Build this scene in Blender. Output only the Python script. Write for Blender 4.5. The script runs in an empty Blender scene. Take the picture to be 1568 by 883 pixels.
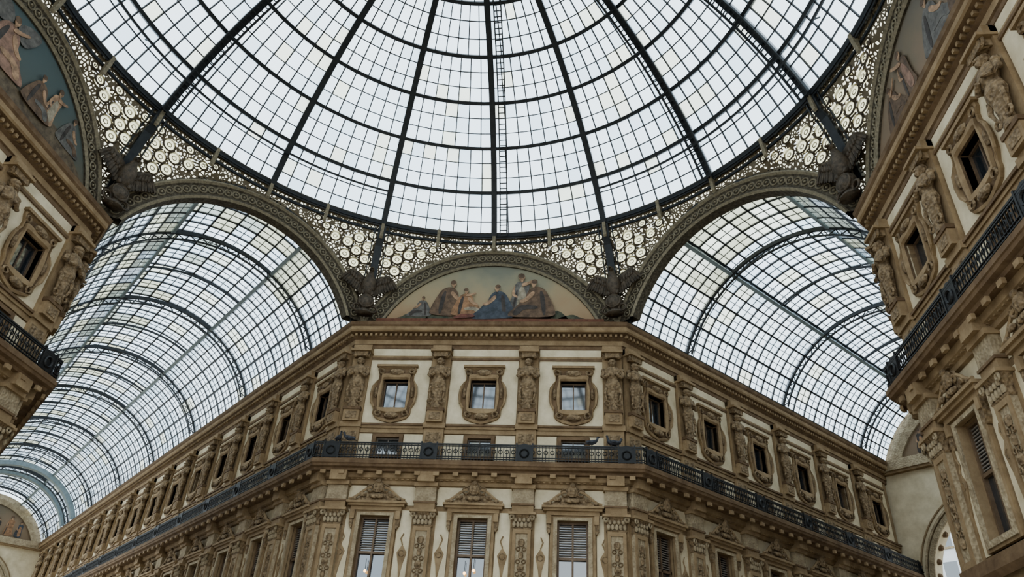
import bpy, math, random
from mathutils import Vector, Matrix
random.seed(7)
S=bpy.context.scene
pi=math.pi; sin=math.sin; cos=math.cos; s2=math.sqrt(.5)

# ------------------------------------------------------------ materials
MATS={}
def nmat(name):
    m=bpy.data.materials.new(name); m.use_nodes=True
    nt=m.node_tree; nt.nodes.clear()
    o=nt.nodes.new('ShaderNodeOutputMaterial'); MATS[name]=m
    return m,nt,o
def stone(name,c1,c2,scale=1.2,rough=.85,bump=.25,bscale=9,metal=0,vor=False):
    m,nt,o=nmat(name); N=nt.nodes.new; L=nt.links.new
    b=N('ShaderNodeBsdfPrincipled'); b.inputs['Roughness'].default_value=rough; b.inputs['Metallic'].default_value=metal
    tc=N('ShaderNodeTexCoord'); n=N('ShaderNodeTexNoise'); n.inputs['Scale'].default_value=scale; n.inputs['Detail'].default_value=8; n.inputs['Roughness'].default_value=.65
    L(tc.outputs['Object'],n.inputs['Vector'])
    r=N('ShaderNodeValToRGB'); r.color_ramp.elements[0].position=.35; r.color_ramp.elements[1].position=.65
    r.color_ramp.elements[0].color=(*c1,1); r.color_ramp.elements[1].color=(*c2,1)
    L(n.outputs['Fac'],r.inputs['Fac']); L(r.outputs['Color'],b.inputs['Base Color'])
    if bump:
        if vor:
            t=N('ShaderNodeTexVoronoi'); t.inputs['Scale'].default_value=bscale; out=t.outputs['Distance']
        else:
            t=N('ShaderNodeTexNoise'); t.inputs['Scale'].default_value=bscale; t.inputs['Detail'].default_value=5; out=t.outputs['Fac']
        L(tc.outputs['Object'],t.inputs['Vector'])
        bp=N('ShaderNodeBump'); bp.inputs['Strength'].default_value=bump; bp.inputs['Distance'].default_value=.08
        L(out,bp.inputs['Height']); L(bp.outputs['Normal'],b.inputs['Normal'])
    L(b.outputs['BSDF'],o.inputs['Surface']); return m
stone('cream',(.56,.475,.325),(.72,.63,.465),1.0,bump=.1)
stone('ochre',(.22,.15,.082),(.35,.255,.15),1.3)
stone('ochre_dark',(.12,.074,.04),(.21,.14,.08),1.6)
stone('carved',(.13,.088,.05),(.34,.25,.15),5,bump=.9,bscale=7,vor=True)
stone('greystone',(.27,.21,.135),(.45,.37,.25),2,bump=.6,bscale=8,vor=True)
stone('band',(.055,.045,.032),(.14,.12,.085),7,bump=.9,bscale=5,vor=True)
stone('rosette',(.17,.15,.105),(.32,.28,.20),7,bump=.3)
stone('steel',(.014,.018,.022),(.03,.034,.038),3,rough=.5,bump=0)
stone('steel_light',(.20,.25,.27),(.30,.36,.38),3,rough=.5,bump=0)
stone('iron',(.008,.008,.009),(.02,.02,.02),3,rough=.5,bump=0)
stone('bronze',(.035,.027,.018),(.12,.09,.06),4,rough=.6,bump=.5,bscale=12)
stone('wood',(.13,.085,.05),(.2,.14,.09),4,rough=.6,bump=0)
stone('dark',(.02,.02,.02),(.04,.035,.03),2,bump=0)
stone('slats',(.16,.14,.12),(.25,.22,.19),4,bump=0)
stone('floor',(.36,.31,.24),(.55,.49,.40),.6,rough=.4,bump=0)
stone('white_building',(.7,.72,.75),(.8,.82,.84),.5,bump=0)
stone('pigeon',(.03,.032,.04),(.09,.095,.11),9,bump=0)
stone('brownred',(.13,.055,.035),(.2,.09,.055),4,bump=0)
def paint(n,c): stone('p_'+n,tuple(x*.5 for x in c),tuple(min(1,x*1.3) for x in c),3.0,rough=.7,bump=.15,bscale=40)
for n,c in dict(blue=(.06,.07,.085),brown=(.14,.09,.055),dark=(.06,.048,.04),orange=(.30,.17,.09),skin=(.38,.245,.15),pale=(.30,.26,.19),red=(.17,.065,.045),green=(.075,.08,.05),grey=(.14,.13,.115),pink=(.28,.17,.12),ground=(.14,.105,.065)).items(): paint(n,c)
def skymat(name,cols,z0,z1):
    m,nt,o=nmat(name); N=nt.nodes.new; L=nt.links.new
    b=N('ShaderNodeBsdfPrincipled'); b.inputs['Roughness'].default_value=.7
    tc=N('ShaderNodeTexCoord'); sx=N('ShaderNodeSeparateXYZ'); L(tc.outputs['Object'],sx.inputs[0])
    mr=N('ShaderNodeMapRange'); mr.inputs['From Min'].default_value=z0; mr.inputs['From Max'].default_value=z1; L(sx.outputs['Z'],mr.inputs['Value'])
    n=N('ShaderNodeTexNoise'); n.inputs['Scale'].default_value=.6; n.inputs['Detail'].default_value=8; L(tc.outputs['Object'],n.inputs['Vector'])
    ma=N('ShaderNodeMath'); ma.operation='MULTIPLY_ADD'; ma.inputs[1].default_value=.9; L(n.outputs['Fac'],ma.inputs[0])
    sb=N('ShaderNodeMath'); sb.operation='SUBTRACT'; sb.inputs[1].default_value=.45; L(mr.outputs['Result'],sb.inputs[0]); L(sb.outputs[0],ma.inputs[2])
    r=N('ShaderNodeValToRGB'); e=r.color_ramp.elements
    while len(e)<len(cols): e.new(.5)
    for i,c in enumerate(cols): e[i].position=i/(len(cols)-1); e[i].color=(*c,1)
    L(ma.outputs[0],r.inputs['Fac']); L(r.outputs['Color'],b.inputs['Base Color']); L(b.outputs['BSDF'],o.inputs['Surface'])
skymat('mosaic_warm',[(.30,.20,.115),(.36,.26,.155),(.36,.29,.18),(.28,.26,.18),(.20,.20,.155)],24,28.4)
skymat('mosaic_teal',[(.15,.125,.08),(.095,.11,.095),(.085,.11,.105),(.08,.11,.11)],24,28.4)
skymat('mosaic_tan',[(.20,.14,.085),(.24,.17,.11),(.19,.15,.10),(.15,.13,.10)],24,28.4)
def pane(name,tint,tr,mixf):
    m,nt,o=nmat(name); N=nt.nodes.new; L=nt.links.new
    a=N('ShaderNodeBsdfTransparent'); a.inputs[0].default_value=(*tint,1)
    b=N('ShaderNodeBsdfTranslucent'); b.inputs[0].default_value=(*tr,1)
    mx=N('ShaderNodeMixShader'); mx.inputs[0].default_value=mixf
    L(a.outputs[0],mx.inputs[1]); L(b.outputs[0],mx.inputs[2]); L(mx.outputs[0],o.inputs['Surface'])
pane('pane_a',(.93,.975,1),(.91,.96,1),.4)
pane('pane_b',(.78,.87,.92),(.78,.85,.9),.4)
pane('pane_c',(.95,.94,.80),(.9,.88,.74),.5)
pane('pane_d',(.66,.64,.48),(.62,.6,.45),.6)
pane('pane_e',(.50,.54,.48),(.5,.52,.45),.5)
pane('pane_gold',(.95,.88,.6),(.92,.82,.52),.6)
m,nt,o=nmat('window_glass'); b=nt.nodes.new('ShaderNodeBsdfPrincipled'); b.inputs['Base Color'].default_value=(.03,.035,.04,1); b.inputs['Roughness'].default_value=.05; b.inputs['Specular IOR Level'].default_value=1.0; b.inputs['IOR'].default_value=1.9
nt.links.new(b.outputs[0],o.inputs[0])
m,nt,o=nmat('warm_lamp'); b=nt.nodes.new('ShaderNodeEmission'); b.inputs[0].default_value=(1,.6,.25,1); b.inputs[1].default_value=4; nt.links.new(b.outputs[0],o.inputs[0])
# filigree : perforated cast-iron scrollwork with golden glass in the gaps
m,nt,o=nmat('filigree'); N=nt.nodes.new; L=nt.links.new
tc=N('ShaderNodeTexCoord'); v=N('ShaderNodeTexVoronoi'); v.feature='DISTANCE_TO_EDGE'; v.inputs['Scale'].default_value=5.2; L(tc.outputs['Object'],v.inputs['Vector'])
g=N('ShaderNodeMath'); g.operation='GREATER_THAN'; g.inputs[1].default_value=.19; L(v.outputs['Distance'],g.inputs[0])
b=N('ShaderNodeBsdfPrincipled'); b.inputs['Base Color'].default_value=(.14,.11,.065,1); b.inputs['Roughness'].default_value=.6
t=N('ShaderNodeBsdfTransparent'); t.inputs[0].default_value=(.82,.74,.56,1); mx=N('ShaderNodeMixShader'); L(g.outputs[0],mx.inputs[0]); L(b.outputs[0],mx.inputs[1]); L(t.outputs[0],mx.inputs[2]); L(mx.outputs[0],o.inputs[0])

# ------------------------------------------------------------ mesh builder
class MB:
    def __init__(s): s.v=[];s.f=[];s.m=[]
    def add(s,vs,fs,mat):
        k=len(s.v); s.v.extend([tuple(p) for p in vs]); s.f.extend([tuple(k+i for i in f) for f in fs]); s.m.extend([mat]*len(fs))
    def box(s,x0,x1,y0,y1,z0,z1,mat,M=None):
        vs=[(x,y,z) for z in (z0,z1) for y in (y0,y1) for x in (x0,x1)]
        if M is not None: vs=[M@Vector(p) for p in vs]
        s.add(vs,[(0,2,3,1),(4,5,7,6),(0,1,5,4),(2,6,7,3),(0,4,6,2),(1,3,7,5)],mat)
    def loft(s,secs,mat,cap=True,closed=True):
        n=len(secs[0]); vs=[p for q in secs for p in q]; fs=[]
        for i in range(len(secs)-1):
            for j in range(n if closed else n-1):
                a=i*n+j;b=i*n+(j+1)%n; fs.append((a,b,b+n,a+n))
        if cap and closed: fs.append(tuple(range(n))[::-1]); fs.append(tuple(range((len(secs)-1)*n,len(secs)*n)))
        s.add(vs,fs,mat)
    def ell(s,c,r,mat,seg=10,ring=6,M=None):
        secs=[]
        for i in range(1,ring):
            t=-pi/2+pi*i/ring; q=[]
            for j in range(seg):
                a=2*pi*j/seg; p=Vector((r[0]*cos(t)*cos(a),r[1]*cos(t)*sin(a),r[2]*sin(t)))
                if M is not None: p=M@p
                q.append(p+Vector(c))
            secs.append(q)
        s.loft(secs,mat)
    def stack(s,rows,mat,seg=12,M=None):
        secs=[]
        for cx,cy,z,hx,hy in rows:
            q=[Vector((cx+hx*cos(2*pi*j/seg),cy+hy*sin(2*pi*j/seg),z)) for j in range(seg)]
            if M is not None: q=[M@p for p in q]
            secs.append(q)
        s.loft(secs,mat)
    def prism(s,pts,y0,y1,mat,M=None):
        n=len(pts); vs=[Vector((x,y0,z)) for x,z in pts]+[Vector((x,y1,z)) for x,z in pts]
        if M is not None: vs=[M@p for p in vs]
        s.add(vs,[tuple(range(n)),tuple(range(n,2*n))[::-1]]+[(i,(i+1)%n,n+(i+1)%n,n+i) for i in range(n)],mat)
    def beam(s,pts,nrm,w,h,mat,closed=False):
        pts=[Vector(p) for p in pts]; n=len(pts); secs=[]
        for i,p in enumerate(pts):
            if closed: t=pts[(i+1)%n]-pts[i-1]
            else: t=pts[min(i+1,n-1)]-pts[max(i-1,0)]
            t.normalize(); u=Vector(nrm(p) if callable(nrm) else nrm); u=(u-t*u.dot(t)).normalized(); r=t.cross(u)
            secs.append([p+r*w/2+u*h/2,p-r*w/2+u*h/2,p-r*w/2-u*h/2,p+r*w/2-u*h/2])
        if closed: secs.append(secs[0])
        s.loft(secs,mat,cap=not closed)
    def tube(s,pts,rad,mat,seg=6):
        pts=[Vector(p) for p in pts]; n=len(pts); secs=[]
        for i,p in enumerate(pts):
            t=(pts[min(i+1,n-1)]-pts[max(i-1,0)]).normalized()
            u=Vector((0,0,1)) if abs(t.z)<.9 else Vector((0,1,0)); u=(u-t*u.dot(t)).normalized(); r=t.cross(u)
            R=rad[i] if isinstance(rad,(list,tuple)) else rad
            secs.append([p+R*(cos(2*pi*j/seg)*r+sin(2*pi*j/seg)*u) for j in range(seg)])
        s.loft(secs,mat)
    def torus(s,c,R,r,mat,ax=Vector((1,0,0)),ay=Vector((0,0,1)),seg=14,sec=4):
        c=Vector(c);az=ax.cross(ay); secs=[]
        for i in range(seg+1):
            a=2*pi*i/seg; d=ax*cos(a)+ay*sin(a)
            secs.append([c+d*(R+r*cos(2*pi*j/sec))+az*r*sin(2*pi*j/sec) for j in range(sec)])
        s.loft(secs,mat,cap=False)
    def hole(s,x0,x1,z0,z1,a0,a1,b0,b1,y0,y1,mat):
        s.box(x0,a0,y0,y1,z0,z1,mat); s.box(a1,x1,y0,y1,z0,z1,mat); s.box(a0,a1,y0,y1,z0,b0,mat); s.box(a0,a1,y0,y1,b1,z1,mat)
    def mesh(s,name,smooth=False):
        me=bpy.data.meshes.new(name); me.from_pydata(s.v,[],s.f)
        used=sorted(set(s.m)); ix={k:i for i,k in enumerate(used)}
        for k in used: me.materials.append(MATS[k])
        me.polygons.foreach_set('material_index',[ix[k] for k in s.m])
        if smooth: me.polygons.foreach_set('use_smooth',[True]*len(me.polygons))
        me.update(); return me
def obj(name,me,parent=None,M=None):
    if isinstance(me,MB): me=me.mesh(name)
    o=bpy.data.objects.new(name,me); S.collection.objects.link(o)
    if M is not None: o.matrix_world=M
    if parent is not None: o.parent=parent
    return o
def empty(name,M=None):
    o=bpy.data.objects.new(name,None); S.collection.objects.link(o)
    if M is not None: o.matrix_world=M
    return o
def rz(a): return Matrix.Rotation(a,4,'Z')

# ------------------------------------------------------------ dims
WC,AC=8.18,18.0
BAY=5.11
def plan(d,LL,LR,W=WC,A=AC):
    w=W+.4142*d; y=A-d
    return [Vector((-w-s2*LL,y+s2*LL,0)),Vector((-w,y,0)),Vector((w,y,0)),Vector((w+s2*LR,y+s2*LR,0))]
def sweep(mb,prof,mat,LL,LR,W=WC,A=AC,close=False):
    cols=[[] for _ in range(4)]
    for d,z in prof:
        for i,p in enumerate(plan(d,LL,LR,W,A)): cols[i].append(p+Vector((0,0,z)))
    mb.loft(cols,mat,cap=False,closed=close)

# ------------------------------------------------------------ bay (window unit)
def bay_mesh():
    b=MB()
    w=1.45/2; z0,z1=18.5,20.25; H=BAY/2
    b.hole(-H,H,17.1,22.35,-w,w,z0,z1,0,.4,'ochre')
    b.hole(-H,H,15.1,17.1,-.65,.65,15.75,16.75,0,.4,'ochre')
    b.hole(-1.95,1.95,17.6,21.55,-w,w,z0,z1,-.05,0,'cream')
    b.box(-1.95,1.95,-.05,0,21.82,22.3,'cream')
    b.hole(-1.95,1.95,15.4,16.95,-.9,.9,15.5,16.94,-.05,0,'cream')
    b.box(-2.6,2.6,-.16,0,17.25,17.5,'ochre'); b.box(-2.6,2.6,-.24,0,17.4,17.52,'ochre_dark'); b.box(-2.6,2.6,-.1,0,17.0,17.25,'ochre')
    b.box(-2.0,2.0,-.12,0,21.55,21.68,'ochre_dark'); b.box(-2.0,2.0,-.08,0,21.68,21.82,'ochre')
    # cartouche frame: square eared head, swelling sides, scrolled foot
    hp=[(0,21.1),(1.12,21.08),(1.14,20.75),(1.02,20.68),(1.02,20.25),(1.12,20.1),(1.24,19.7),(1.28,19.2),(1.24,18.75),(1.08,18.4),(1.08,18.1),(.9,17.85),(.55,17.7),(0,17.55)]
    outline=hp+[(-x,z) for x,z in hp[::-1][1:-1]]
    N=120;zc=19.35
    def ray(poly,a):
        dx,dz=cos(a),sin(a);best=0
        for i in range(len(poly)):
            x1,y1=poly[i];x2,y2=poly[(i+1)%len(poly)];y1-=zc;y2-=zc
            ex,ez=x2-x1,y2-y1; den=dx*ez-dz*ex
            if abs(den)<1e-9: continue
            t=(x1*ez-y1*ex)/den; u=(x1*dz-y1*dx)/den
            if t>0 and -1e-6<=u<=1+1e-6: best=max(best,t)
        return best
    rect=[(-w,z0),(w,z0),(w,z1),(-w,z1)]
    ro=[ray(outline,2*pi*(i+.37)/N) for i in range(N)]; ri=[ray(rect,2*pi*(i+.37)/N) for i in range(N)]
    secs=[]
    for sft,y in ((1,-.05),(1,-.17),(.88,-.22),(.8,-.12),(.45,-.13),(.38,-.24),(.12,-.24),(0,-.15),(0,.3)):
        secs.append([Vector((cos(2*pi*(i+.37)/N)*(ri[i]+(ro[i]-ri[i])*sft),y,zc+sin(2*pi*(i+.37)/N)*(ri[i]+(ro[i]-ri[i])*sft))) for i in range(N)])
    b.loft(secs[:4],'ochre',cap=False); b.loft(secs[3:5],'ochre_dark',cap=False); b.loft(secs[4:8],'ochre',cap=False); b.loft(secs[7:],'ochre_dark',cap=False)
    b.box(-1.2,1.2,-.3,0,21.02,21.16,'ochre')
    b.ell((0,-.25,20.68),(.45,.12,.2),'carved'); b.ell((0,-.22,18.0),(.42,.13,.2),'carved')
    for sx in (-1,1):
        b.torus((sx*.88,-.22,20.72),.14,.06,'carved'); b.torus((sx*.78,-.22,18.12),.15,.06,'carved'); b.ell((sx*1.05,-.2,19.4),(.1,.1,.35),'carved')
        b.tube([(sx*1.1,-.18,20.1),(sx*1.25,-.2,19.8),(sx*1.3,-.2,19.3),(sx*1.24,-.2,18.8),(sx*1.05,-.18,18.5)],[.04,.07,.08,.07,.05],'ochre',6)
    b.box(-w,w,.28,.3,z0,z1,'window_glass')
    b.box(-.03,.03,.22,.3,z0,z1,'wood'); b.hole(-w,w,z0,z1,-w+.08,w-.08,z0+.08,z1-.08,.2,.28,'wood')
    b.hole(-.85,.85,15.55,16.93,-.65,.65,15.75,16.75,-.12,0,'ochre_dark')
    b.box(-.65,.65,.2,.22,15.75,16.75,'window_glass'); b.box(-.03,.03,.14,.2,15.75,16.75,'slats')
    b.hole(-.65,.65,15.75,16.75,-.58,.58,15.8,16.68,.12,.2,'slats')
    w=.78; z0,z1=8.5,12.4
    b.hole(-H,H,8,15.1,-w,w,z0,z1,-.02,.4,'ochre')
    b.hole(-1.98,1.98,8.2,12.75,-1.2,1.2,8.3,12.7,-.07,0,'cream')
    b.box(-1.98,1.98,-.07,0,13.0,14.0,'cream')
    for sx in (-1,1):
        b.prism([(sx*1.35,10.6),(sx*1.6,11.0),(sx*1.85,10.6),(sx*1.7,10.0),(sx*1.6,9.2),(sx*1.5,10.0)],-.11,-.05,'ochre')
        b.torus((sx*1.6,-.1,10.55),.14,.04,'carved'); b.tube([(sx*1.6,-.1,11.0),(sx*1.48,-.1,11.3),(sx*1.6,-.1,11.55)],.035,'ochre',4)
    b.hole(-1.14,1.14,8.2,12.65,-w,w,z0,z1,-.2,0,'ochre')
    b.hole(-.98,.98,8.3,12.55,-w,w,z0,z1,-.27,-.2,'greystone')
    b.box(-1.5,1.5,-.42,0,12.85,12.98,'ochre'); b.box(-1.58,1.58,-.52,0,12.98,13.1,'ochre'); b.box(-1.35,1.35,-.3,0,12.65,12.85,'ochre')
    cur=[(-1.5,13.1)]+[(-1.45+1.45*i/8, 13.14+.62*(sin(i/8*pi/2)**2.0)) for i in range(9)]
    cur=cur+[(-x,z) for x,z in cur[::-1][1:]]
    b.prism(cur,-.34,-.05,'carved')
    for sx in (-1,1):
        pts=[(sx*(1.5-1.15*i/8),-.4,13.18+.62*(sin(i/8*pi/2)**2)) for i in range(9)]
        b.tube(pts,.07,'ochre'); b.torus((sx*.42,-.42,13.75),.17,.06,'carved'); b.ell((sx*.8,-.4,13.42),(.22,.1,.13),'carved'); b.ell((sx*1.2,-.4,13.22),(.15,.1,.1),'carved')
        b.prism([(sx*1.14,12.65),(sx*1.36,12.65),(sx*1.32,11.9),(sx*1.2,11.7),(sx*1.14,11.8)],-.3,0,'carved')
        b.box(sx*1.2-.12,sx*1.2+.12,-.36,-.05,12.2,12.62,'ochre')
    b.ell((0,-.42,13.82),(.3,.16,.33),'carved'); b.ell((0,-.5,14.1),(.16,.12,.13),'carved'); b.ell((0,-.42,13.35),(.45,.12,.14),'carved')
    b.box(-w,w,.28,.3,z0,z1,'window_glass')
    for i in range(13): b.box(-w+.1,w-.1,.2,.26,z1-.2-i*.12,z1-.15-i*.12,'slats')
    b.box(-.05,.05,.14,.28,z0,z1,'wood'); b.hole(-w,w,z0,z1,-w+.1,w-.1,z0+.1,z1-.1,.14,.28,'wood'); b.box(-w,w,.14,.28,10.55,10.68,'wood')
    return b.mesh('bay')
def pil_mesh():
    b=MB(); o='ochre'
    b.box(-.55,.55,-.22,0,15.2,22.35,o); b.box(-.62,.62,-.32,0,17.25,17.55,o); b.box(-.42,.42,-.26,-.2,15.5,17.0,'carved')
    b.box(-.45,.45,-.5,0,17.55,18.3,o); b.box(-.5,.5,-.55,0,18.2,18.38,'ochre_dark'); b.box(-.3,.3,-.53,-.45,17.68,18.08,'carved')
    c='carved'; y=-.42
    b.stack([(0,y,18.35,.3,.18),(0,y,18.55,.3,.18),(0,y,18.6,.24,.16),(0,y,19.5,.36,.22),(0,y-.02,19.75,.46,.27),(0,y-.04,19.95,.42,.26),(0,y-.02,20.2,.33,.2),(0,y-.05,20.5,.43,.27),(0,y-.03,20.78,.5,.25),(0,y,20.93,.32,.2),(0,y,21.05,.14,.14)],c,14)
    b.ell((0,y-.07,21.25),(.18,.2,.24),c); b.ell((0,y+.02,21.3),(.24,.2,.24),c); b.ell((0,y-.2,21.1),(.12,.1,.14),c,8,5); b.ell((0,y-.28,21.25),(.035,.06,.07),c,6,4)
    for sx in (-1,1):
        b.tube([(sx*.46,y,20.8),(sx*.57,y-.05,20.4),(sx*.5,y-.22,20.25),(sx*.15,y-.36,20.42)],[.13,.12,.1,.08],c,8)
        b.ell((sx*.5,y,20.78),(.15,.16,.15),c,8,5)
        b.torus((sx*.36,y-.1,21.72),.14,.07,c,seg=12); b.torus((sx*.33,y-.12,18.75),.14,.06,c,seg=10)
        b.tube([(sx*.36,y-.1,19.7),(sx*.44,y-.14,19.3),(sx*.36,y-.1,18.95)],[.1,.08,.05],c,6)
    b.box(-.42,.42,-.6,0,21.55,21.85,c); b.box(-.6,.6,-.72,0,21.85,21.98,o); b.box(-.55,.55,-.45,0,21.98,22.35,o)
    b.box(-.62,.62,-.12,0,8,12.6,o)
    b.box(-.46,.46,-.34,0,8,11.85,'greystone'); b.hole(-.46,.46,8,11.85,-.3,.3,8.2,11.65,-.4,-.34,o)
    for z in (8.8,9.4,10,10.6,11.2): b.ell((0,-.36,z),(.13+.05*(int(z*10)%4==0),.1,.22),'carved',8,5)
    for sx in (-1,1):
        for z in (9.1,9.7,10.3,10.9): b.torus((sx*.15,-.37,z),.09,.035,'carved',seg=8)
    secs=[]
    for z,h,dp in ((11.85,.48,.4),(11.92,.52,.44),(11.95,.44,.36),(12.2,.46,.38),(12.4,.54,.46),(12.55,.64,.56)):
        secs.append([Vector(p) for p in ((-h,0,z),(h,0,z),(h,-dp,z),(-h,-dp,z))])
    b.loft(secs,'carved')
    for k in range(5): b.ell((-.4+.2*k,-.42,12.08),(.1,.08,.17),'greystone',8,5)
    for k in range(4): b.ell((-.33+.22*k,-.48,12.3),(.09,.08,.12),'greystone',8,5)
    for sx in (-1,1): b.torus((sx*.52,-.55,12.42),.1,.055,'greystone',seg=10)
    b.box(-.7,.7,-.64,0,12.55,12.68,o)
    b.box(-.55,.55,-.42,0,12.68,13.05,o); b.box(-.6,.6,-.48,0,13.05,13.15,'ochre_dark'); b.box(-.55,.55,-.42,0,13.15,14.0,'greystone'); b.box(-.62,.62,-.55,0,13.9,14.1,o)
    b.box(-.45,.45,-.75,0,14.1,14.62,o)
    return b.mesh('pilaster')
BAYM=bay_mesh(); PILM=pil_mesh()

def dentils(mb,d,LL,LR,z0,z1,w,dp,step,mat,W=WC,A=AC):
    P=plan(d,LL,LR,W,A)
    for i,ang in ((0,-pi/4),(1,0),(2,pi/4)):
        a,c=P[i],P[i+1]; L=(c-a).length; n=max(1,int(L/step))
        M=Matrix.Translation(a)@rz(ang)
        for k in range(n):
            x=(k+.5)*L/n; mb.box(x-w/2,x+w/2,-dp,0.02,z0,z1,mat,M)

def block(name,LL,LR,rot):
    R=rz(rot); par=empty(name,R)
    w=MB()
    sweep(w,[(-.7,0),(-.7,8.0)],'ochre',LL,LR)
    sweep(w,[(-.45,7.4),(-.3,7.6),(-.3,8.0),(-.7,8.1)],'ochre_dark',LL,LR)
    sweep(w,[(-1.25,8),(-1.25,23)],'dark',LL,LR)
    sweep(w,[(-.7,14.0),(-.5,14.05),(-.5,14.25),(-.3,14.35),(-.25,14.6),(-.7,14.62)],'ochre',LL,LR)
    sweep(w,[(-.7,12.72),(-.62,12.74),(-.62,12.95),(-.7,13.0)],'ochre',LL,LR)
    c=w
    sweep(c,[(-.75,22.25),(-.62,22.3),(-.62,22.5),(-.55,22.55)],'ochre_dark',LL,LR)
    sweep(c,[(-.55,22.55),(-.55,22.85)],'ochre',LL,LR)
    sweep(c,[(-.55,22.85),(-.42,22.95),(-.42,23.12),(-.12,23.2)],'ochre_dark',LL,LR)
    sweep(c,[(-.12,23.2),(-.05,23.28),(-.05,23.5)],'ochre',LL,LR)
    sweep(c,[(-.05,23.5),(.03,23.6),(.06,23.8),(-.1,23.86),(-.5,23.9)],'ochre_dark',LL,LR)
    sweep(c,[(-.5,23.9),(-.5,24.15),(-1.5,24.2),(-1.5,23)],'brownred',LL,LR)
    obj('wall_surface',w,par)
    d=MB(); dentils(d,-.4,LL,LR,22.98,23.14,.14,.16,.3,'ochre'); dentils(d,-.5,LL,LR,14.27,14.42,.14,.14,.3,'ochre'); obj('dentils',d,par)
    for k in (-1,0,1): obj('window_bay',BAYM,par,Matrix.Translation((k*BAY,18.7,0)))
    for x in (-7.3,-BAY/2,BAY/2,7.3): obj('pilaster',PILM,par,Matrix.Translation((x,18.7,0)))
    vx=WC-.4142*.7
    for sgn,L in ((1,LR),(-1,LL)):
        n=int(L/BAY)
        for k in range(n):
            t=.1+BAY*(k+.5)
            M=Matrix.Translation((sgn*(vx+s2*t),18.7+s2*t,0))@rz(sgn*pi/4); obj('window_bay',BAYM,par,M)
            t2=.55 if k==0 else .1+BAY*k
            M=Matrix.Translation((sgn*(vx+s2*t2),18.7+s2*t2,0))@rz(sgn*pi/4); obj('pilaster',PILM,par,M)
    return par
def balcony(name,LL,LR,rot):
    W,A=8.8,17.7; b=MB()
    sweep(b,[(-1.7,14.58),(-.3,14.6),(-.25,14.72),(-.08,14.78),(-.05,14.9),(0,14.93),(0,15.1),(-.06,15.14),(-.06,15.2),(-1.7,15.2)],'ochre_dark',LL,LR,W,A)
    dentils(b,-.32,LL,LR,14.4,14.6,.3,.12,1.0,'ochre',W,A)
    r=MB()
    for z,h in ((15.3,.04),(15.42,.03),(16.0,.05),(16.1,.07)):
        P=plan(-.14,LL,LR,W,A)
        for i in range(3): r.beam([P[i]+Vector((0,0,z)),P[i+1]+Vector((0,0,z))],(0,0,1),.07,h,'iron')
    P=plan(-.14,LL,LR,W,A)
    for i,ang in ((0,-pi/4),(1,0),(2,pi/4)):
        a,c=P[i],P[i+1]; L=(c-a).length; M=Matrix.Translation(a)@rz(ang)
        n=int(L/.17)
        for k in range(n):
            x=(k+.5)*L/n; r.box(x-.018,x+.018,-.018,.018,15.2,16.08,'iron',M)
            if k%2==0:
                r.torus(M@Vector((x,0,15.72)),.1,.028,'iron',ax=M.to_3x3()@Vector((1,0,0)),seg=8,sec=3)
        if i==1: xs=[L/2+q for q in (-7.9,-BAY*.5,BAY*.5,7.9)]
        else: xs=[(q if i==2 else L-q) for q in [.7]+[BAY*j+.3 for j in range(1,int(L/BAY)+1)]]
        for x in xs:
            wd=.42
            r.prism([(x-wd,15.25),(x+wd,15.25),(x+wd,16.0),(x+wd*.6,16.12),(x,16.2),(x-wd*.6,16.12),(x-wd,16.0)],-.03,.03,'iron',M)
            r.torus(M@Vector((x,-.05,15.65)),.22,.05,'iron',ax=M.to_3x3()@Vector((1,0,0)),seg=14)
            for sx in (-1,1): r.box(x+sx*wd-.04,x+sx*wd+.04,-.05,.05,15.2,16.22,'iron',M)
    par=empty(name,rz(rot)); obj('slab',b,par); obj('railing',r,par)
    return par
HALF=pi/2
WF=block('wall_front',81.8,31,0); balcony('balcony',81.8,31,0)
block('wall_left',16,26,HALF); balcony('balcony',16,26,HALF)
block('wall_right',31,16,-HALF); balcony('balcony',31,16,-HALF)
# lit lamps seen in the lower windows of the front wall
b=MB()
for x,z in ((-.25,9.75),(.2,9.9),(-5.3,9.7)):
    b.ell((x,18.78,z),(.07,.05,.09),'warm_lamp',8,5); b.box(x-.01,x+.01,18.77,18.79,z+.09,z+.6,'iron')
obj('window_lamps',b,WF)

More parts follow.
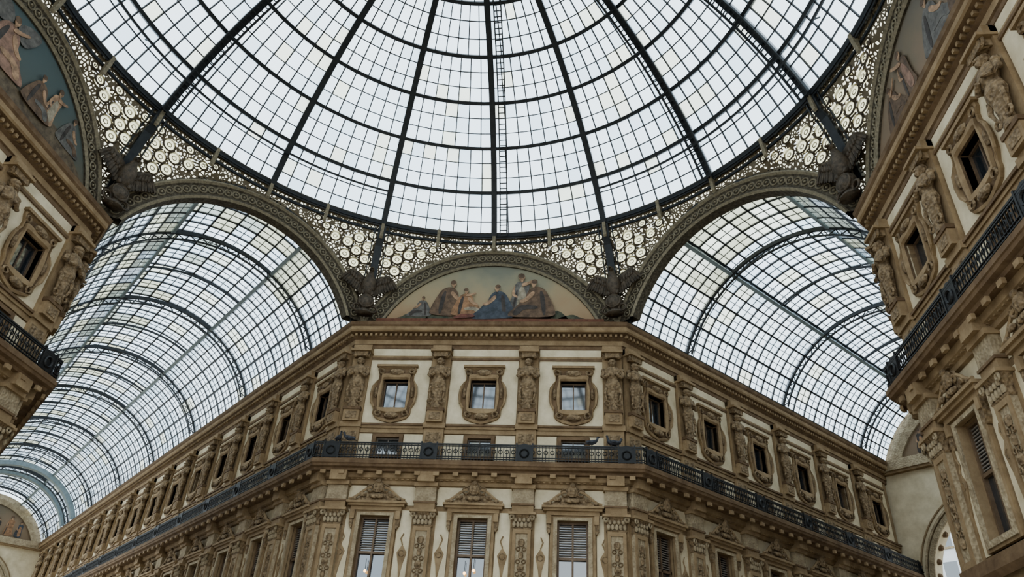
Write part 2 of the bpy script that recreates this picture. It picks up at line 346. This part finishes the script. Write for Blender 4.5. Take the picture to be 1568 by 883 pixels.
# ------------------------------------------------------------ lunettes with mosaics
ZA=21.1; RO=8.35; RI=7.2
def chaikin(pts,k=2):
    for _ in range(k):
        q=[]
        for i in range(len(pts)):
            a=pts[i];b=pts[(i+1)%len(pts)]
            q+= [(a[0]*.75+b[0]*.25,a[1]*.75+b[1]*.25),(a[0]*.25+b[0]*.75,a[1]*.25+b[1]*.75)]
        pts=q
    return pts
def disc(b,cx,cz,rx,rz_,y,mat,n=14):
    b.prism([(cx+rx*cos(2*pi*i/n),cz+rz_*sin(2*pi*i/n)) for i in range(n)],y-.005,y+.02,mat)
def poly(b,pts,y,mat,sm=2):
    b.prism(chaikin(pts,sm),y-.005,y+.02,mat)
def person(b,x,z,h,y,robe,cloth='brown',lean=0,arm=None,seated=False,flip=1):
    k=h/1.8; f=flip
    P=lambda l:[(x+f*a*k,z+c*k) for a,c in l]
    if seated:
        poly(b,P([(-.8,0),(1.1,0),(1.15,.2),(.8,.5),(.62,.8),(.45,.85),(.38,1.25),(.1,1.5),(-.3,1.4),(-.55,.9),(-.75,.4)]),y,'p_'+robe)
        poly(b,P([(-.1,.55),(.7,.6),(1.0,.15),(.75,.05),(.5,.4),(0,.35)]),y-.012,'p_'+cloth)
        poly(b,P([(-.4,.1),(-.25,.1),(-.1,1.2),(-.2,1.3),(-.35,.9)]),y-.014,'p_dark')
        poly(b,P([(.15,1.3),(.5,.85),(.7,.8),(.65,.68),(.4,.72),(.05,1.1)]),y-.016,'p_skin')
        hx,hz=x+lean,z+1.63*k
    else:
        poly(b,[(x-.4*k,z),(x+.45*k,z),(x+.3*k+lean*.3,z+.5*k),(x+.28*k+lean*.6,z+1.0*k),(x+.3*k+lean,z+1.38*k),(x+.05*k+lean,z+1.52*k),(x-.25*k+lean,z+1.42*k),(x-.25*k+lean*.6,z+1.0*k),(x-.38*k,z+.5*k)],y,'p_'+robe)
        poly(b,[(x-.1*k,z+.1*k),(x+.3*k,z+.1*k),(x+.15*k+lean,z+1.2*k),(x-.1*k+lean,z+1.3*k)],y-.012,'p_'+cloth)
        poly(b,[(x-.3*k,z+.05*k),(x-.2*k,z+.05*k),(x-.12*k+lean,z+1.1*k),(x-.2*k+lean,z+1.1*k)],y-.014,'p_dark')
        poly(b,[(x-.22*k+lean,z+1.4*k),(x-.38*k+lean,z+.9*k),(x-.15*k+lean,z+.75*k),(x-.12*k+lean,z+.83*k),(x-.26*k+lean,z+.95*k)],y-.016,'p_skin',1)
        hx,hz=x+lean,z+1.65*k
    disc(b,hx,hz-.1*k,.06*k,.12*k,y-.017,'p_skin'); disc(b,hx,hz,.11*k,.15*k,y-.02,'p_skin'); disc(b,hx-f*.03*k,hz+.07*k,.125*k,.11*k,y-.03,'p_brown',12)
    if arm: poly(b,[(x+lean,z+1.4*k),(x+lean+arm[0]*.5,z+1.36*k+arm[1]*.4),(x+lean+arm[0],z+1.35*k+arm[1]),(x+lean+arm[0]*1.05,z+1.25*k+arm[1]),(x+lean+arm[0]*.5,z+1.22*k+arm[1]*.4),(x+lean,z+1.22*k)],y-.035,'p_skin')
def lunette(name,rot,bg,style):
    b=MB(); y=18.72; n=40; a0=math.asin((24.15-ZA)/RI)
    pts=[(RI*cos(a0+(pi-2*a0)*i/n),ZA+RI*sin(a0+(pi-2*a0)*i/n)) for i in range(n+1)]
    b.prism(pts,y,y+.3,bg)
    Y=y-.03; g=24.15
    if style==0:
        poly(b,[(-6.3,g),(6.3,g),(5.4,g+.5),(3.5,g+.55),(1,g+.8),(-2,g+.7),(-4.4,g+.7),(-5.6,g+.4)],Y,'p_ground')
        for x,ww,hh in ((-4.6,1.0,.9),(-3.2,.9,.7),(3.9,1.0,.9),(4.8,.8,.6),(3.3,.5,1.0)): poly(b,[(x-ww,g+.1),(x+ww,g+.1),(x+ww*.8,g+.4),(x+ww*.3,g+hh),(x-ww*.2,g+hh*.8),(x-ww*.7,g+hh*.6)],Y-.02,'p_green')
        person(b,-4.2,g+.4,1.45,Y-.04,'grey','dark',seated=True,flip=-1)
        person(b,-2.6,g+.45,2.55,Y-.08,'brown','brown',seated=True,lean=.25)
        person(b,-1.5,g+.4,2.0,Y-.12,'orange','pale',seated=True,arm=(.6,.2))
        person(b,.5,g+.15,2.45,Y-.20,'blue','blue',seated=True,lean=-.1,flip=-1)
        poly(b,[(-1.3,g+.12),(.3,g+.12),(1.5,g+.25),(1.1,g+.65),(.1,g+.75),(-.9,g+.5)],Y-.235,'p_blue')
        person(b,1.8,g+.4,3.05,Y-.12,'grey','pale',lean=.1,arm=(.7,.35))
        person(b,2.85,g+.25,2.7,Y-.24,'brown','dark',lean=-.2,seated=True,flip=-1)
        poly(b,[(-2.4,g+.1),(-.9,g+.2),(-.8,g+.4),(-1.6,g+.5)],Y-.29,'p_red')
    elif style==1:
        poly(b,[(-6.5,g),(6.5,g),(5.5,g+.7),(3.5,g+1.5),(1.5,g+.9),(-1,g+1.2),(-3.2,g+.9),(-5.2,g+.8)],Y,'p_ground')
        person(b,4.2,g+.9,1.7,Y-.03,'grey','brown',seated=True); person(b,2.6,g+.9,2.1,Y-.07,'skin','pale',arm=(.6,.2),lean=.15)
        person(b,1.7,g+.8,1.9,Y-.11,'brown','grey',lean=-.1,seated=True); person(b,-.8,g+1,2.6,Y-.07,'pink','skin',arm=(.8,.5),seated=True); person(b,-2.4,g+.8,2.3,Y-.11,'brown','pale')
        person(b,-4,g+.6,1.8,Y-.05,'blue','grey',seated=True)
        for sx in (-1,1): poly(b,[(-.8,g+3.2),(-.8+sx*.6,g+3.9),(-.8+sx*1.5,g+4.0),(-.8+sx*1.3,g+3.3),(-.8+sx*.8,g+2.6)],Y-.05,'p_grey')
    else:
        poly(b,[(-6.5,g),(6.5,g),(5.3,g+.7),(3,g+1),(0,g+.8),(-3.2,g+1),(-5.2,g+.8)],Y,'p_ground')
        person(b,-3.6,g+.8,2.0,Y-.03,'brown','brown',seated=True,arm=(.6,.5)); person(b,-1.9,g+.8,2.5,Y-.07,'brown','pink',arm=(-.8,.5),lean=-.2)
        person(b,.5,g+.8,2.4,Y-.04,'grey','grey',seated=True); person(b,2.6,g+.7,2.2,Y-.08,'brown','dark',seated=True)
    b.beam([(-6.9,y-.1,24.2),(6.9,y-.1,24.2)],(0,0,1),.3,.22,'brownred')
    obj(name,b,None,rz(rot))
lunette('lunette_mosaic',0,'mosaic_warm',0); lunette('lunette_mosaic',HALF,'mosaic_teal',1); lunette('lunette_mosaic',-HALF,'mosaic_tan',2)

# ------------------------------------------------------------ arches (8), pendentives
def arches():
    b=MB()
    for k in range(8):
        M=rz(k*pi/4); ap=18.74
        n=48
        def arc(r,y):
            a0=math.asin((24.1-ZA)/r); a0=max(a0,math.acos(min(1,7.85/r)))
            return [M@Vector((r*cos(a0+(pi-2*a0)*i/n),y,ZA+r*sin(a0+(pi-2*a0)*i/n))) for i in range(n+1)]
        prof=[(RI,ap+.5),(RI,ap-.12),(RI+.12,ap-.22),(RI+.2,ap-.12),(RI+.28,ap-.06),(RO-.3,ap-.06),(RO-.22,ap-.14),(RO-.12,ap-.26),(RO,ap-.2),(RO,ap+.35)]
        cols=[arc(r,y) for r,y in prof]
        mt=['band','rosette','rosette','band','band','band','rosette','rosette','band']
        for i in range(len(prof)-1):
            b.loft([cols[i],cols[i+1]],mt[i],cap=False,closed=False)
        b.loft([cols[-1],cols[0]],'band',cap=False,closed=False)
        a0=math.asin((24.3-ZA)/7.78); nn=38
        for i in range(nn):
            a=a0+(pi-2*a0)*(i+.5)/nn; rm=(RI+RO)/2+.01; R3=M.to_3x3()
            c=M@Vector((rm*cos(a),ap-.1,ZA+rm*sin(a)))
            b.torus(c,.2,.045,'rosette',ax=R3@Vector((1,0,0)),seg=12)
            b.ell(c,(.08,.08,.08),'rosette',6,4)
    return b
obj('arch_molding',arches())
ZR=30.35; RR=18.27
def pp(a,z,inner=0):
    h=z-ZA
    x=math.sqrt(max(0,RO*RO-h*h)) if h<RO else 0
    az0=math.atan2(x,18.7); r=math.hypot(x,18.7)
    if z>29.0: 
        q=min(1,(z-29.0)/1.2); r=r*(1-q)+(RR+.1)*q
    az0=min(az0,pi/8)
    az=az0+(pi/4-2*az0)*a
    r-=inner
    return Vector((r*sin(az),r*cos(az),z))
def pend():
    b=MB(); P8=pi/8
    circ=[]
    for sg in (-1,1):
        c0=(sg*1.3,28.45)
        circ.append((c0[0],c0[1],.33))
        for k in range(6): circ.append((c0[0]+.74*cos(k*pi/3+.5),c0[1]+.74*sin(k*pi/3+.5),.33))
        circ+=[(sg*.62,27.15,.27),(sg*2.75,28.95,.30),(sg*2.35,29.6,.24),(sg*3.4,29.3,.24),(sg*.42,26.5,.17),(sg*.5,29.5,.24),(sg*4.0,29.6,.17)]
    NC,NR=132,56
    zs=[24.4+(30.2-24.4)*j/NR for j in range(NR+1)]
    grid=[[pp(i/NC,z) for i in range(NC+1)] for z in zs]
    def rat(z):
        h=z-ZA; x=math.sqrt(max(0,RO*RO-h*h)) if h<RO else 0
        rr=math.hypot(x,18.7)
        if z>29: q=min(1,(z-29)/1.2); rr=rr*(1-q)+(RR+.1)*q
        return rr
    for k in range(8):
        M=rz(-k*pi/4)
        vs=[M@p for row in grid for p in row]; fs=[]
        for j in range(NR):
            zc=(zs[j]+zs[j+1])/2
            for i in range(NC):
                p=(grid[j][i]+grid[j+1][i+1])/2; u=(math.atan2(p.x,p.y)-P8)*p.xy.length
                if any((u-c[0])**2+(zc-c[1])**2<c[2]**2 for c in circ): continue
                a=j*(NC+1)+i; fs.append((a,a+1,a+NC+2,a+NC+1))
        b.add(vs,fs,'filigree')
        R3=M.to_3x3()
        for c in circ:
            def sp(du,dz,off=0):
                r=rat(c[1]+dz); az=P8+(c[0]+du)/rat(c[1]); return M@Vector(((r-off)*sin(az),(r-off)*cos(az),c[1]+dz))
            n=14; rim=[sp((c[2]+.03)*cos(2*pi*i/n),(c[2]+.03)*sin(2*pi*i/n),-.03) for i in range(n)]
            b.add(rim,[tuple(range(n))],'pane_gold')
            az=P8+c[0]/rat(c[1]); ax=Vector((cos(az),-sin(az),0))
            b.torus(sp(0,0),c[2]+.03,.06,'bronze',ax=R3@ax,seg=16)
            b.torus(sp(0,0),c[2]*.4,.025,'bronze',ax=R3@ax,seg=8,sec=3)
        pts=[M@pp(.5,z,.05) for z in [25.4+.4*j for j in range(13)]]
        b.beam(pts,lambda p:(p.x,p.y,0),.46,.3,'steel')
        for sg in (-1,1):
            pts=[M@Matrix.Rotation(-sg*.45/18.8,4,'Z')@pp(.5,z,.08) for z in [26.2+.4*j for j in range(11)]]
            b.beam(pts,lambda p:(p.x,p.y,0),.07,.1,'steel')
        for e in (0,1):
            b.beam([M@pp(e,z,.03) for z in [24.6+.25*j for j in range(20)]],lambda p:(p.x,p.y,0),.12,.14,'steel')
    return b
obj('pendentive_ironwork',pend())

# ------------------------------------------------------------ dome
def dome():
    ZS=20.35; RS=20.83
    TH=[.5007,.635,.77,.905,1.04,1.19,1.33,1.45]
    def pt(az,th,off=0): return Vector(((RS+off)*cos(th)*sin(az),(RS+off)*cos(th)*cos(az),ZS+(RS+off)*sin(th)))
    nr=lambda p:(p.x,p.y,p.z-ZS)
    g=MB(); f=MB(); cols=[8,8,7,7,6,4,3]
    for i in range(16):
        a0=i*pi/8
        f.beam([pt(a0,TH[0]+(TH[-1]-TH[0])*k/28) for k in range(29)],nr,.22,.42,'steel')
        f.beam([pt(a0,TH[0]+(TH[-1]-TH[0])*k/28,-.2) for k in range(29)],nr,.36,.06,'steel')
        for l in range(7):
            t0,t1=TH[l],TH[l+1]; n=cols[l]; rows=3
            for c in range(n):
                b0=a0+pi/8*c/n; b1=a0+pi/8*(c+1)/n
                if c: f.beam([pt(b0,t0+(t1-t0)*k/rows) for k in range(rows+1)],nr,.055,.1,'steel')
                for k in range(rows):
                    q0=t0+(t1-t0)*k/rows; q1=t0+(t1-t0)*(k+1)/rows
                    x=random.random(); mt='pane_a' if x<.66 else ('pane_b' if x<.92 else 'pane_c')
                    g.add([pt(b0,q0,.05),pt(b1,q0,.05),pt(b1,q1,.05),pt(b0,q1,.05)],[(0,1,2,3)],mt)
            for k in range(1,rows):
                q=t0+(t1-t0)*k/rows
                f.beam([pt(a0+pi/8*c/n,q) for c in range(n+1)],nr,.055,.09,'steel')
    for l,t in enumerate(TH):
        f.beam([pt(j*2*pi/128,t) for j in range(128)],nr,.21 if l else .34,.3,'steel',closed=True)
    for az in (math.radians(67.5),math.radians(-67.5),math.radians(45),math.radians(112.5),math.radians(-112.5)):
        w=.3
        for sg in (-1,1):
            f.beam([pt(az+sg*w/RS/cos(t),t,-.5) for t in [TH[0]+.9*k/30 for k in range(31)]],nr,.1,.1,'steel')
        for k in range(60):
            t=TH[0]+.9*k/60
            f.beam([pt(az-w/RS/cos(t),t,-.5),pt(az+w/RS/cos(t),t,-.5)],nr,.06,.06,'steel')
            if k%4==0: f.beam([pt(az,t,-.5),pt(az,t,0)],(1,.3,0),.08,.08,'steel')
    # service ladder beside the central rib
    lad=MB()
    for sg in (-1,1): lad.beam([pt((.62+sg*.22)/RS/cos(t),t,-.3) for t in [TH[0]+.85*k/30 for k in range(31)]],nr,.07,.07,'steel')
    for k in range(52):
        t=TH[0]+.85*k/52; lad.beam([pt(.4/RS/cos(t),t,-.3),pt(.84/RS/cos(t),t,-.3)],nr,.06,.06,'steel')
    for az0,az1 in ((math.radians(23),math.radians(110)),(math.radians(-110),math.radians(-23))):
        f.beam([pt(az0+(az1-az0)*k/40,.60,-.5) for k in range(41)],nr,.12,.12,'steel')
        for k in range(0,41,5): f.beam([pt(az0+(az1-az0)*k/40,.60,-.5),pt(az0+(az1-az0)*k/40,.60,0)],(0,0,1),.06,.06,'steel')
    def ring(r,z,w,h,m): f.beam([(r*sin(j*2*pi/128),r*cos(j*2*pi/128),z) for j in range(128)],(0,0,1),w,h,m,closed=True)
    ring(RR+.05,30.3,.4,.2,'steel'); ring(RR+.2,29.9,.14,.16,'steel'); ring(RR-.1,30.45,.2,.08,'band')
    for i in range(32):
        M=rz(i*pi/16); f.prism([(0,29.3),(.0,30.5),(.34,30.5),(.26,30.0),(.12,29.4)],-.1,.1,'rosette',M@Matrix.Translation((0,RR+.1,0))@rz(-pi/2))
    f.beam([pt(j*2*pi/64,1.45,.5) for j in range(64)],nr,.2,.3,'steel',closed=True)
    for i in range(16): f.beam([pt(i*pi/8,1.45),pt(i*pi/8,1.45,.9)],(1,.2,0),.1,.1,'steel'); f.beam([pt(i*pi/8,1.45,.9),(0,0,ZS+RS+1.6)],(1,.2,0.1),.1,.1,'steel'); g.add([pt(i*pi/8,1.45,.9),pt((i+1)*pi/8,1.45,.9),(0,0,ZS+RS+1.6)],[(0,1,2)],'pane_a')
    par=empty('glass_dome'); obj('panes',g,par); obj('iron_frame',f,par); obj('service_ladder',lad,par)
dome()

# ------------------------------------------------------------ barrel vaults with raised central monitor
ZV=21.2
def vault(rot,L):
    R=7.7; y0=18.95; g=MB(); f=MB(); UP=.95
    a0=math.radians(21.5); lh=math.radians(25)
    def pt(a,y,off=0): return Vector(((R+off)*cos(a),y,ZV+(R+off)*sin(a)))
    nr=lambda p:(p.x,0,p.z-ZV)
    NK=6; angs=[a0+(pi/2-lh-a0)*k/NK for k in range(NK+1)]
    step=1.28; n=int(L/step); step=L/n
    for side in (0,1):
        A=[(pi-a if side else a) for a in angs]
        for k,a in enumerate(A):
            f.beam([pt(a,y0),pt(a,y0+L)],(cos(a),0,sin(a)),.08 if k%2 else .12,.1 if k%2 else .18,'steel')
            if k<NK:
                for q in (.5,):
                    am=a+(A[k+1]-a)*q; f.beam([pt(am,y0),pt(am,y0+L)],(cos(am),0,sin(am)),.035,.05,'steel')
        for j in range(n):
            for k in range(NK):
                x=random.random()
                if rot>0: dark=(side==1 and j%5<3)
                else: dark=(side==0 and k>3)
                if dark: mt='pane_d' if x<.3 else ('pane_e' if x<.8 else 'pane_b')
                elif k>=4 and j<5: mt='pane_c' if x<.4 else ('pane_d' if x<.75 else 'pane_b')
                else: mt='pane_a' if x<.62 else ('pane_b' if x<.92 else 'pane_c')
                g.add([pt(A[k],y0+j*step),pt(A[k+1],y0+j*step),pt(A[k+1],y0+(j+1)*step),pt(A[k],y0+(j+1)*step)],[(0,1,2,3)],mt)
            f.beam([pt(A[0]+(A[-1]-A[0])*p/12,y0+(j+.5)*step) for p in range(13)],nr,.035,.05,'steel')
            f.beam([pt(A[0]+(A[-1]-A[0])*p/12,y0+j*step) for p in range(13)],nr,.07,.12,'steel')
        ae=A[-1]
        f.beam([pt(ae,y0,UP),pt(ae,y0+L,UP)],nr(pt(ae,0)),.2,.16,'steel'); f.beam([pt(ae,y0,0),pt(ae,y0+L,0)],nr(pt(ae,0)),.22,.22,'steel_light')
        for j in range(0,n+1):
            yy=y0+j*step
            f.beam([pt(ae,yy),pt(ae,yy,UP)],(0,1,0),.07,.1,'steel')
            if j%4==2 and j<n-1:
                e=Vector((.04*(1 if side==0 else -1),0,0))
                for d in (-1,1):
                    q=[pt(ae,yy+d*1.25*step,.05),pt(ae,yy+d*.15,UP-.05),pt(ae,yy-d*.15,UP-.05),pt(ae,yy+d*.75*step,.05)]
                    f.add(q+[p+e for p in q],[(0,1,2,3),(4,5,6,7),(0,1,5,4),(2,3,7,6)],'steel_light')
    for j in range(n+1):
        yy=y0+j*step; major=(j%8==4 or j==0); mid=(j%4==0)
        if mid: f.beam([pt(a0+(pi-2*a0)*q/48,yy) for q in range(49)],nr,.14 if major else .08,.25 if major else .14,'steel')
        if j%8==4:
            f.beam([pt(a0+(pi-2*a0)*q/48,yy,-.45) for q in range(49)],nr,.12,.08,'steel')
            for q in range(48):
                x0=a0+(pi-2*a0)*q/48; x1=a0+(pi-2*a0)*(q+1)/48
                f.beam([pt(x0,yy,-.45 if q%2 else -.1),pt(x1,yy,-.1 if q%2 else -.45)],(0,1,0),.05,.05,'steel')
    m=6; l2=lh+.02
    for j in range(n):
        for q in range(m):
            x0=pi/2-l2+2*l2*q/m; x1=pi/2-l2+2*l2*(q+1)/m; x=random.random()
            if rot<0 and j<4 : mt='pane_d' if x<.4 else 'pane_c'
            elif rot>0 and (q>2 and j%5<3 or j<4): mt='pane_d' if x<.4 else ('pane_e' if x<.6 else 'pane_b')
            else: mt='pane_a' if x<.7 else ('pane_b' if x<.92 else 'pane_c')
            g.add([pt(x0,y0+j*step,UP),pt(x1,y0+j*step,UP),pt(x1,y0+(j+1)*step,UP),pt(x0,y0+(j+1)*step,UP)],[(0,1,2,3)],mt)
        f.beam([pt(pi/2-l2+2*l2*q/12,y0+j*step,UP-.02) for q in range(13)],nr,.08,.14,'steel')
        f.beam([pt(pi/2-l2+2*l2*q/12,y0+(j+.5)*step,UP-.02) for q in range(13)],nr,.035,.05,'steel')
    for q in range(2*m+1):
        x0=pi/2-l2+2*l2*q/m/2; f.beam([pt(x0,y0,UP-.02),pt(x0,y0+L,UP-.02)],nr(pt(x0,0)),.035 if q%2 else .09,.06 if q%2 else .12,'steel')
    par=empty('glass_barrel_vault',rz(rot)); obj('panes',g,par); obj('iron_frame',f,par)
    return par
vault(-pi/4,30.6); vault(pi/4,81.5)
b=MB(); M=rz(pi/4)
for yy in (83.0,87.5):
    b.loft([[M@Vector((r*cos(a),y,ZV+r*sin(a))) for a in [pi*.12+pi*.76*i/40 for i in range(41)]] for r,y in ((7.6,yy-.4),(7.1,yy-.4),(7.1,yy+.4),(7.6,yy+.4))],'steel_light',cap=False,closed=False)
obj('crossing_arch',b)

# ------------------------------------------------------------ arcade end walls
def endwall(name,rot,y,ri,zs_,mat='cream'):
    b=MB(); Wd=8.2; n=36
    arc=[(ri*cos(pi*i/n),zs_+ri*sin(pi*i/n)) for i in range(n+1)]
    ztop=24.0
    for yy in (y,y+1.2):
        for i in range(n):
            (x0,z0),(x1,z1)=arc[i],arc[i+1]
            b.add([(x0,yy,z0),(x1,yy,z1),(x1,yy,ztop),(x0,yy,ztop)],[(0,1,2,3)],mat)
    for sx in (-1,1): b.box(min(sx*ri,sx*Wd),max(sx*ri,sx*Wd),y,y+1.2,0,ztop,mat)
    b.loft([[Vector((x,y,z)) for x,z in arc],[Vector((x,y+1.2,z)) for x,z in arc]],mat,cap=False,closed=False)
    for r0,r1,dy,mt in ((ri,ri+.35,-.15,'greystone'),(ri+.45,ri+.6,-.25,'greystone'),(ri+.9,ri+1.0,-.12,'ochre')):
        b.loft([[Vector((r*cos(pi*i/n),yy,zs_+r*sin(pi*i/n))) for i in range(n+1)] for r,yy in ((r0,y),(r0,y+dy),(r1,y+dy),(r1,y))],mt,cap=False,closed=False)
    for i in range(17):
        a=pi*(i+.5)/17; b.ell(((ri-.02)*cos(a),y+.5,zs_+(ri-.02)*sin(a)),(.25,.25,.25),'ochre_dark',8,5)
    for sx in (-1,1): b.box(sx*(ri+.45)-.5,sx*(ri+.45)+.5,y-.3,y,0,zs_-.3,'ochre'); b.box(sx*(ri+.45)-.65,sx*(ri+.45)+.65,y-.45,y,zs_-.5,zs_,'greystone')
    b.box(-Wd,Wd,y-.45,y,22.9,23.1,'ochre'); b.box(-Wd,Wd,y-.6,y,23.1,23.9,'greystone')
    r=6.8; pts=[(r*cos(.3+(pi-.6)*i/30),ZV+r*sin(.3+(pi-.6)*i/30)) for i in range(31)]
    b.prism(pts,y+.1,y+.3,'mosaic_tan')
    b.loft([[Vector((q*cos(.3+(pi-.6)*i/40),yy,ZV+q*sin(.3+(pi-.6)*i/40)) ) for i in range(41)] for q,yy in ((7.8,y-.1),(7.2,y-.2),(6.6,y-.1),(6.6,y+.2))],'greystone',cap=False,closed=False)
    for k,(x,c) in enumerate(((-4.2,'dark'),(-3,'brown'),(-1.6,'dark'),(0,'orange'),(1.6,'dark'),(3,'orange'),(4.2,'blue'))): person(b,x,24.1,2.0+.5*(k%2),y+.05,c,'orange')
    return obj(name,b,None,rz(rot))
endwall('wall_arcade_end',-pi/4,18.8+31,5.6,14.6)
endwall('wall_arcade_end',pi/4,18.8+81.8,5.0,16.5)

def outside(M):
    b=MB(); b.box(-30,30,0,10,0,28,'white_building',M)
    for i in range(18):
        for j in range(7):
            x=-28+3.3*i; z=2+3.7*j
            b.box(x-.7,x+.7,-.02,.2,z,z+2.2,'window_glass',M); b.box(x-.85,x+.85,-.12,-.0,z-.2,z,'greystone',M)
    b.box(-30,30,-.4,0,27.2,27.6,'greystone',M)
    obj('outside_apartment_building',b)
outside(rz(-pi/4)@Matrix.Translation((0,78,0)))

# ------------------------------------------------------------ eagle statues
def eagle():
    b=MB(); c='bronze'
    b.ell((0,0,.45),(.52,.38,.5),c,16,10); b.torus((0,-.2,.45),.42,.08,c,seg=18); b.torus((0,-.3,.45),.22,.05,c,seg=14)
    b.stack([(0,0,-.35,.55,.4),(0,0,-.2,.5,.35),(0,0,-.1,.25,.2),(0,0,.1,.3,.25)],c,12)
    b.stack([(0,0,.85,.2,.2),(0,-.03,1.1,.36,.3),(0,-.08,1.5,.46,.4),(0,-.12,1.9,.42,.36),(0,-.2,2.2,.25,.24),(0,-.3,2.45,.16,.18)],c,12)
    b.ell((0,-.4,2.58),(.17,.24,.17),c); b.tube([(0,-.55,2.6),(0,-.74,2.55),(0,-.78,2.4)],[.1,.07,.02],c)
    for sx in (-1,1):
        b.tube([(sx*.2,-.05,1.25),(sx*.28,-.2,.95),(sx*.25,-.3,.88)],[.2,.12,.06],c,8)
        b.tube([(sx*.3,0,1.9),(sx*.75,.05,2.35),(sx*1.15,.05,2.6),(sx*1.3,.05,2.5)],[.22,.17,.13,.06],c,8)
        for k in range(9):
            t=k/8; x0=.35+.9*t; zz=1.95+.62*t-.1*t*t; L=1.05-.15*t
            ex=x0+.12+.32*t; ez=zz-L*(.98-.2*t)
            b.prism([(sx*(x0-.11),zz),(sx*(x0+.11),zz),(sx*(ex+.08),ez+.12),(sx*ex,ez),(sx*(ex-.1),ez+.12)],-.06+.02*(k%2),.04+.02*(k%2),c)
        for k in range(6):
            t=k/5; x0=.35+.8*t; zz=2.0+.5*t; b.ell((sx*x0,-.06,zz-.2),(.1,.06,.25),c,8,5)
        b.torus((sx*.5,-.05,.0),.22,.08,c,seg=12)
    b.prism([(-.3,1.1),(.3,1.1),(.36,.6),(.1,.5),(-.1,.5),(-.36,.6)],.12,.22,c)
    return b.mesh('eagle_statue',True)
EM=eagle()
vaz=math.atan2(7.9,18.7)
for az in (vaz,-vaz,pi/2-vaz,-pi/2+vaz):
    r=19.25; obj('eagle_statue',EM,None,Matrix.Translation((r*sin(az),r*cos(az),24.55))@rz(-az))
# ------------------------------------------------------------ pigeons
def pigeon():
    b=MB(); c='pigeon'
    secs=[]
    for y,z,w,h in ((-.17,.16,.03,.03),(-.12,.14,.055,.06),(-.02,.12,.075,.08),(.08,.11,.06,.06),(.17,.09,.035,.02),(.26,.07,.03,.01)):
        secs.append([Vector((w*cos(2*pi*j/10),y,z+h*sin(2*pi*j/10))) for j in range(10)])
    b.loft(secs,c); b.tube([(0,-.13,.16),(0,-.17,.22),(0,-.18,.26)],[.045,.035,.03],c,8); b.ell((0,-.19,.27),(.035,.045,.035),c,8,6); b.tube([(0,-.22,.27),(0,-.26,.26)],[.012,.004],c,5)
    for sx in (-1,1): b.tube([(sx*.03,0,.06),(sx*.03,0,0)],.008,c,4); b.ell((sx*.07,.05,.125),(.015,.15,.05),c,8,5)
    return b.mesh('pigeon',True)
PM=pigeon()
for x,a in ((-7.6,.6),(-7.0,-1.2),(6.1,1.4),(7.1,-.7),(7.35,2)):
    obj('pigeon',PM,None,Matrix.Translation((x,17.84,16.135))@rz(a)@Matrix.Scale(1.7,4))

b=MB(); b.box(-120,120,-120,120,-.2,0,'floor'); obj('floor',b)

# ------------------------------------------------------------ world, camera
w=bpy.data.worlds.new('World'); S.world=w; w.use_nodes=True; nt=w.node_tree; bg=nt.nodes['Background']
tc=nt.nodes.new('ShaderNodeTexCoord'); n=nt.nodes.new('ShaderNodeTexNoise'); n.inputs['Scale'].default_value=2.5; n.inputs['Detail'].default_value=4
r=nt.nodes.new('ShaderNodeValToRGB'); r.color_ramp.elements[0].position=.3; r.color_ramp.elements[1].position=.7
r.color_ramp.elements[0].color=(.72,.85,.96,1); r.color_ramp.elements[1].color=(.91,.97,1,1)
nt.links.new(tc.outputs['Generated'],n.inputs['Vector']); nt.links.new(n.outputs['Fac'],r.inputs['Fac']); nt.links.new(r.outputs['Color'],bg.inputs['Color'])
bg.inputs['Strength'].default_value=2.4
try: S.view_settings.look='AgX - Medium High Contrast'
except Exception as e: print(e)
yaw,pit,rol,F=-.11,.58,.06,1440
fwd=Vector((sin(yaw)*cos(pit),cos(yaw)*cos(pit),sin(pit))); rt=Vector((cos(yaw),-sin(yaw),0)); up=rt.cross(fwd)
r2=cos(rol)*rt+sin(rol)*up; u2=-sin(rol)*rt+cos(rol)*up
cd=bpy.data.cameras.new('camera'); cam=bpy.data.objects.new('camera',cd); S.collection.objects.link(cam)
cd.sensor_width=36; cd.lens=F/2000*36; cd.clip_end=500
M=Matrix((( r2.x,u2.x,-fwd.x,5.48),(r2.y,u2.y,-fwd.y,-19.27),(r2.z,u2.z,-fwd.z,1.6),(0,0,0,1)))
cam.matrix_world=M; S.camera=cam
print('done')
